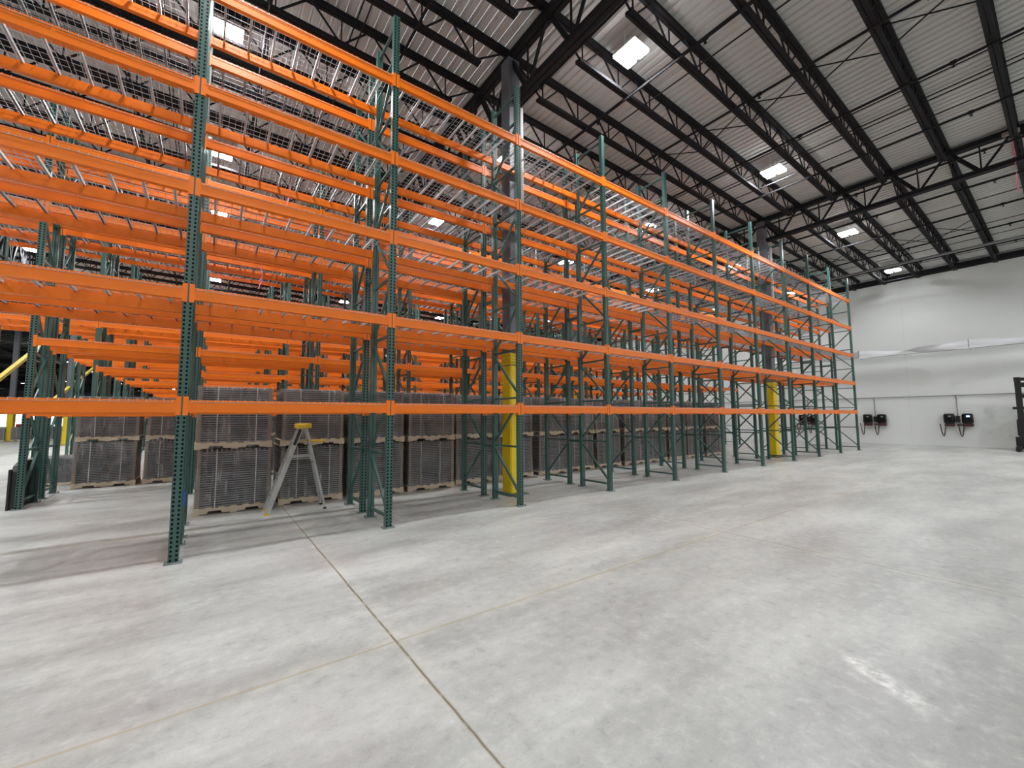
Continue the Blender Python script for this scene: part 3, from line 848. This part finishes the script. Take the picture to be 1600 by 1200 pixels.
b = MB(); b.tube([(.12, -.3, 1.75), (.25, -.3, 2.25), (1.1, -.3, 2.25), (1.2, -.3, 1.4)], .03, 6); b.tube([(.12, -.85, 1.75), (.25, -.85, 2.25), (1.1, -.85, 2.25), (1.2, -.85, 1.4)], .03, 6); b.build('overhead_guard', M['black'], tr)

# ------------------------------------------------------------------ odds and ends
p = MB()
def streamer(x, y, z, l, label, w=.035):
    s = MB(); n = 14
    for k in range(n + 1):
        t = k / n; a = 1.2 * math.sin(5 * t); dx = .03 * math.sin(4 * t)
        s.v += [(dx - w / 2 * math.cos(a), -w / 2 * math.sin(a), -l * t), (dx + w / 2 * math.cos(a), w / 2 * math.sin(a), -l * t)]
    for k in range(n): s.f.append((2 * k, 2 * k + 1, 2 * k + 3, 2 * k + 2))
    o = s.build('pink_streamer', M['pink'], None, (x, y, z)); tag(o, label, 'streamer'); return o
streamer(18.28, .60, 9.66, 1.72, 'pink ribbon hanging from the roof girder at the right edge')
streamer(1.21, 9.9, 7.15, .85, 'pink ribbon hanging below the upper decks, bay above the ladder')
streamer(.78, 10.3, 4.95, .5, 'short pink ribbon hanging in the aisle left of the ladder')
b = MB(); b.rbox(-.06, -.17, -.05, .06, .17, .05, .02); o = b.build('girder_tag', M['card'], None, (18.24, .62, 9.70)); tag(o, 'small tan case fixed under the roof girder at the right edge', 'case')
# yellow diagonal braces at the left end, between the columns
for (ya, za, yb, zb, lab) in ((COLUMN_Y[2] - 3.8, 2.2, COLUMN_Y[3], 8.6, 'long yellow diagonal brace rising beside the far left column'),
                              (COLUMN_Y[3] + 9.5, 7.6 - .9, COLUMN_Y[3] - 4.4, 7.4 - 4.8, 'yellow diagonal brace half hidden behind the third rack end frame')):
    b = MB(); b.bar((0, ya, za), (0, yb, zb), .16, .16, up=(1, 0, 0)); o = b.build('diagonal_brace_pole', M['dull_yellow'], None, (-7.63, 0, 0)); tag(o, lab, 'brace')

# ------------------------------------------------------------------ daylight outside the dock doors, camera
wd = D.worlds.new('daylight'); SC.world = wd; wd.use_nodes = True
bg = wd.node_tree.nodes['Background']; bg.inputs[0].default_value = (.93, .97, 1, 1); bg.inputs[1].default_value = 3.0

cam = D.cameras.new('camera'); co = D.objects.new('camera', cam); COL.objects.link(co)
yaw, pit, rol = math.radians(36.181), math.radians(4.639), math.radians(-0.372)
f = Vector((math.sin(yaw) * math.cos(pit), math.cos(yaw) * math.cos(pit), math.sin(pit)))
r = Vector((math.cos(yaw), -math.sin(yaw), 0)); u = r.cross(f)
r2 = r * math.cos(rol) + u * math.sin(rol); u2 = -r * math.sin(rol) + u * math.cos(rol)
co.matrix_world = Matrix(((r2.x, u2.x, -f.x, 0), (r2.y, u2.y, -f.y, 0), (r2.z, u2.z, -f.z, EYE), (0, 0, 0, 1)))
cam.sensor_fit = 'HORIZONTAL'; cam.sensor_width = 36; cam.lens = 647.19 / 1600 * 36
cam.clip_start = .05; cam.clip_end = 500
SC.camera = co

SC.view_settings.view_transform = 'Standard'; SC.view_settings.look = 'None'
SC.view_settings.gamma = 1; SC.view_settings.use_curve_mapping = False
SC.view_settings.exposure = 0.12
cy = SC.cycles
cy.max_bounces = 6; cy.diffuse_bounces = 4; cy.glossy_bounces = 3; cy.transparent_max_bounces = 10
cy.sample_clamp_indirect = 4.0
cy.adaptive_threshold = 0.02
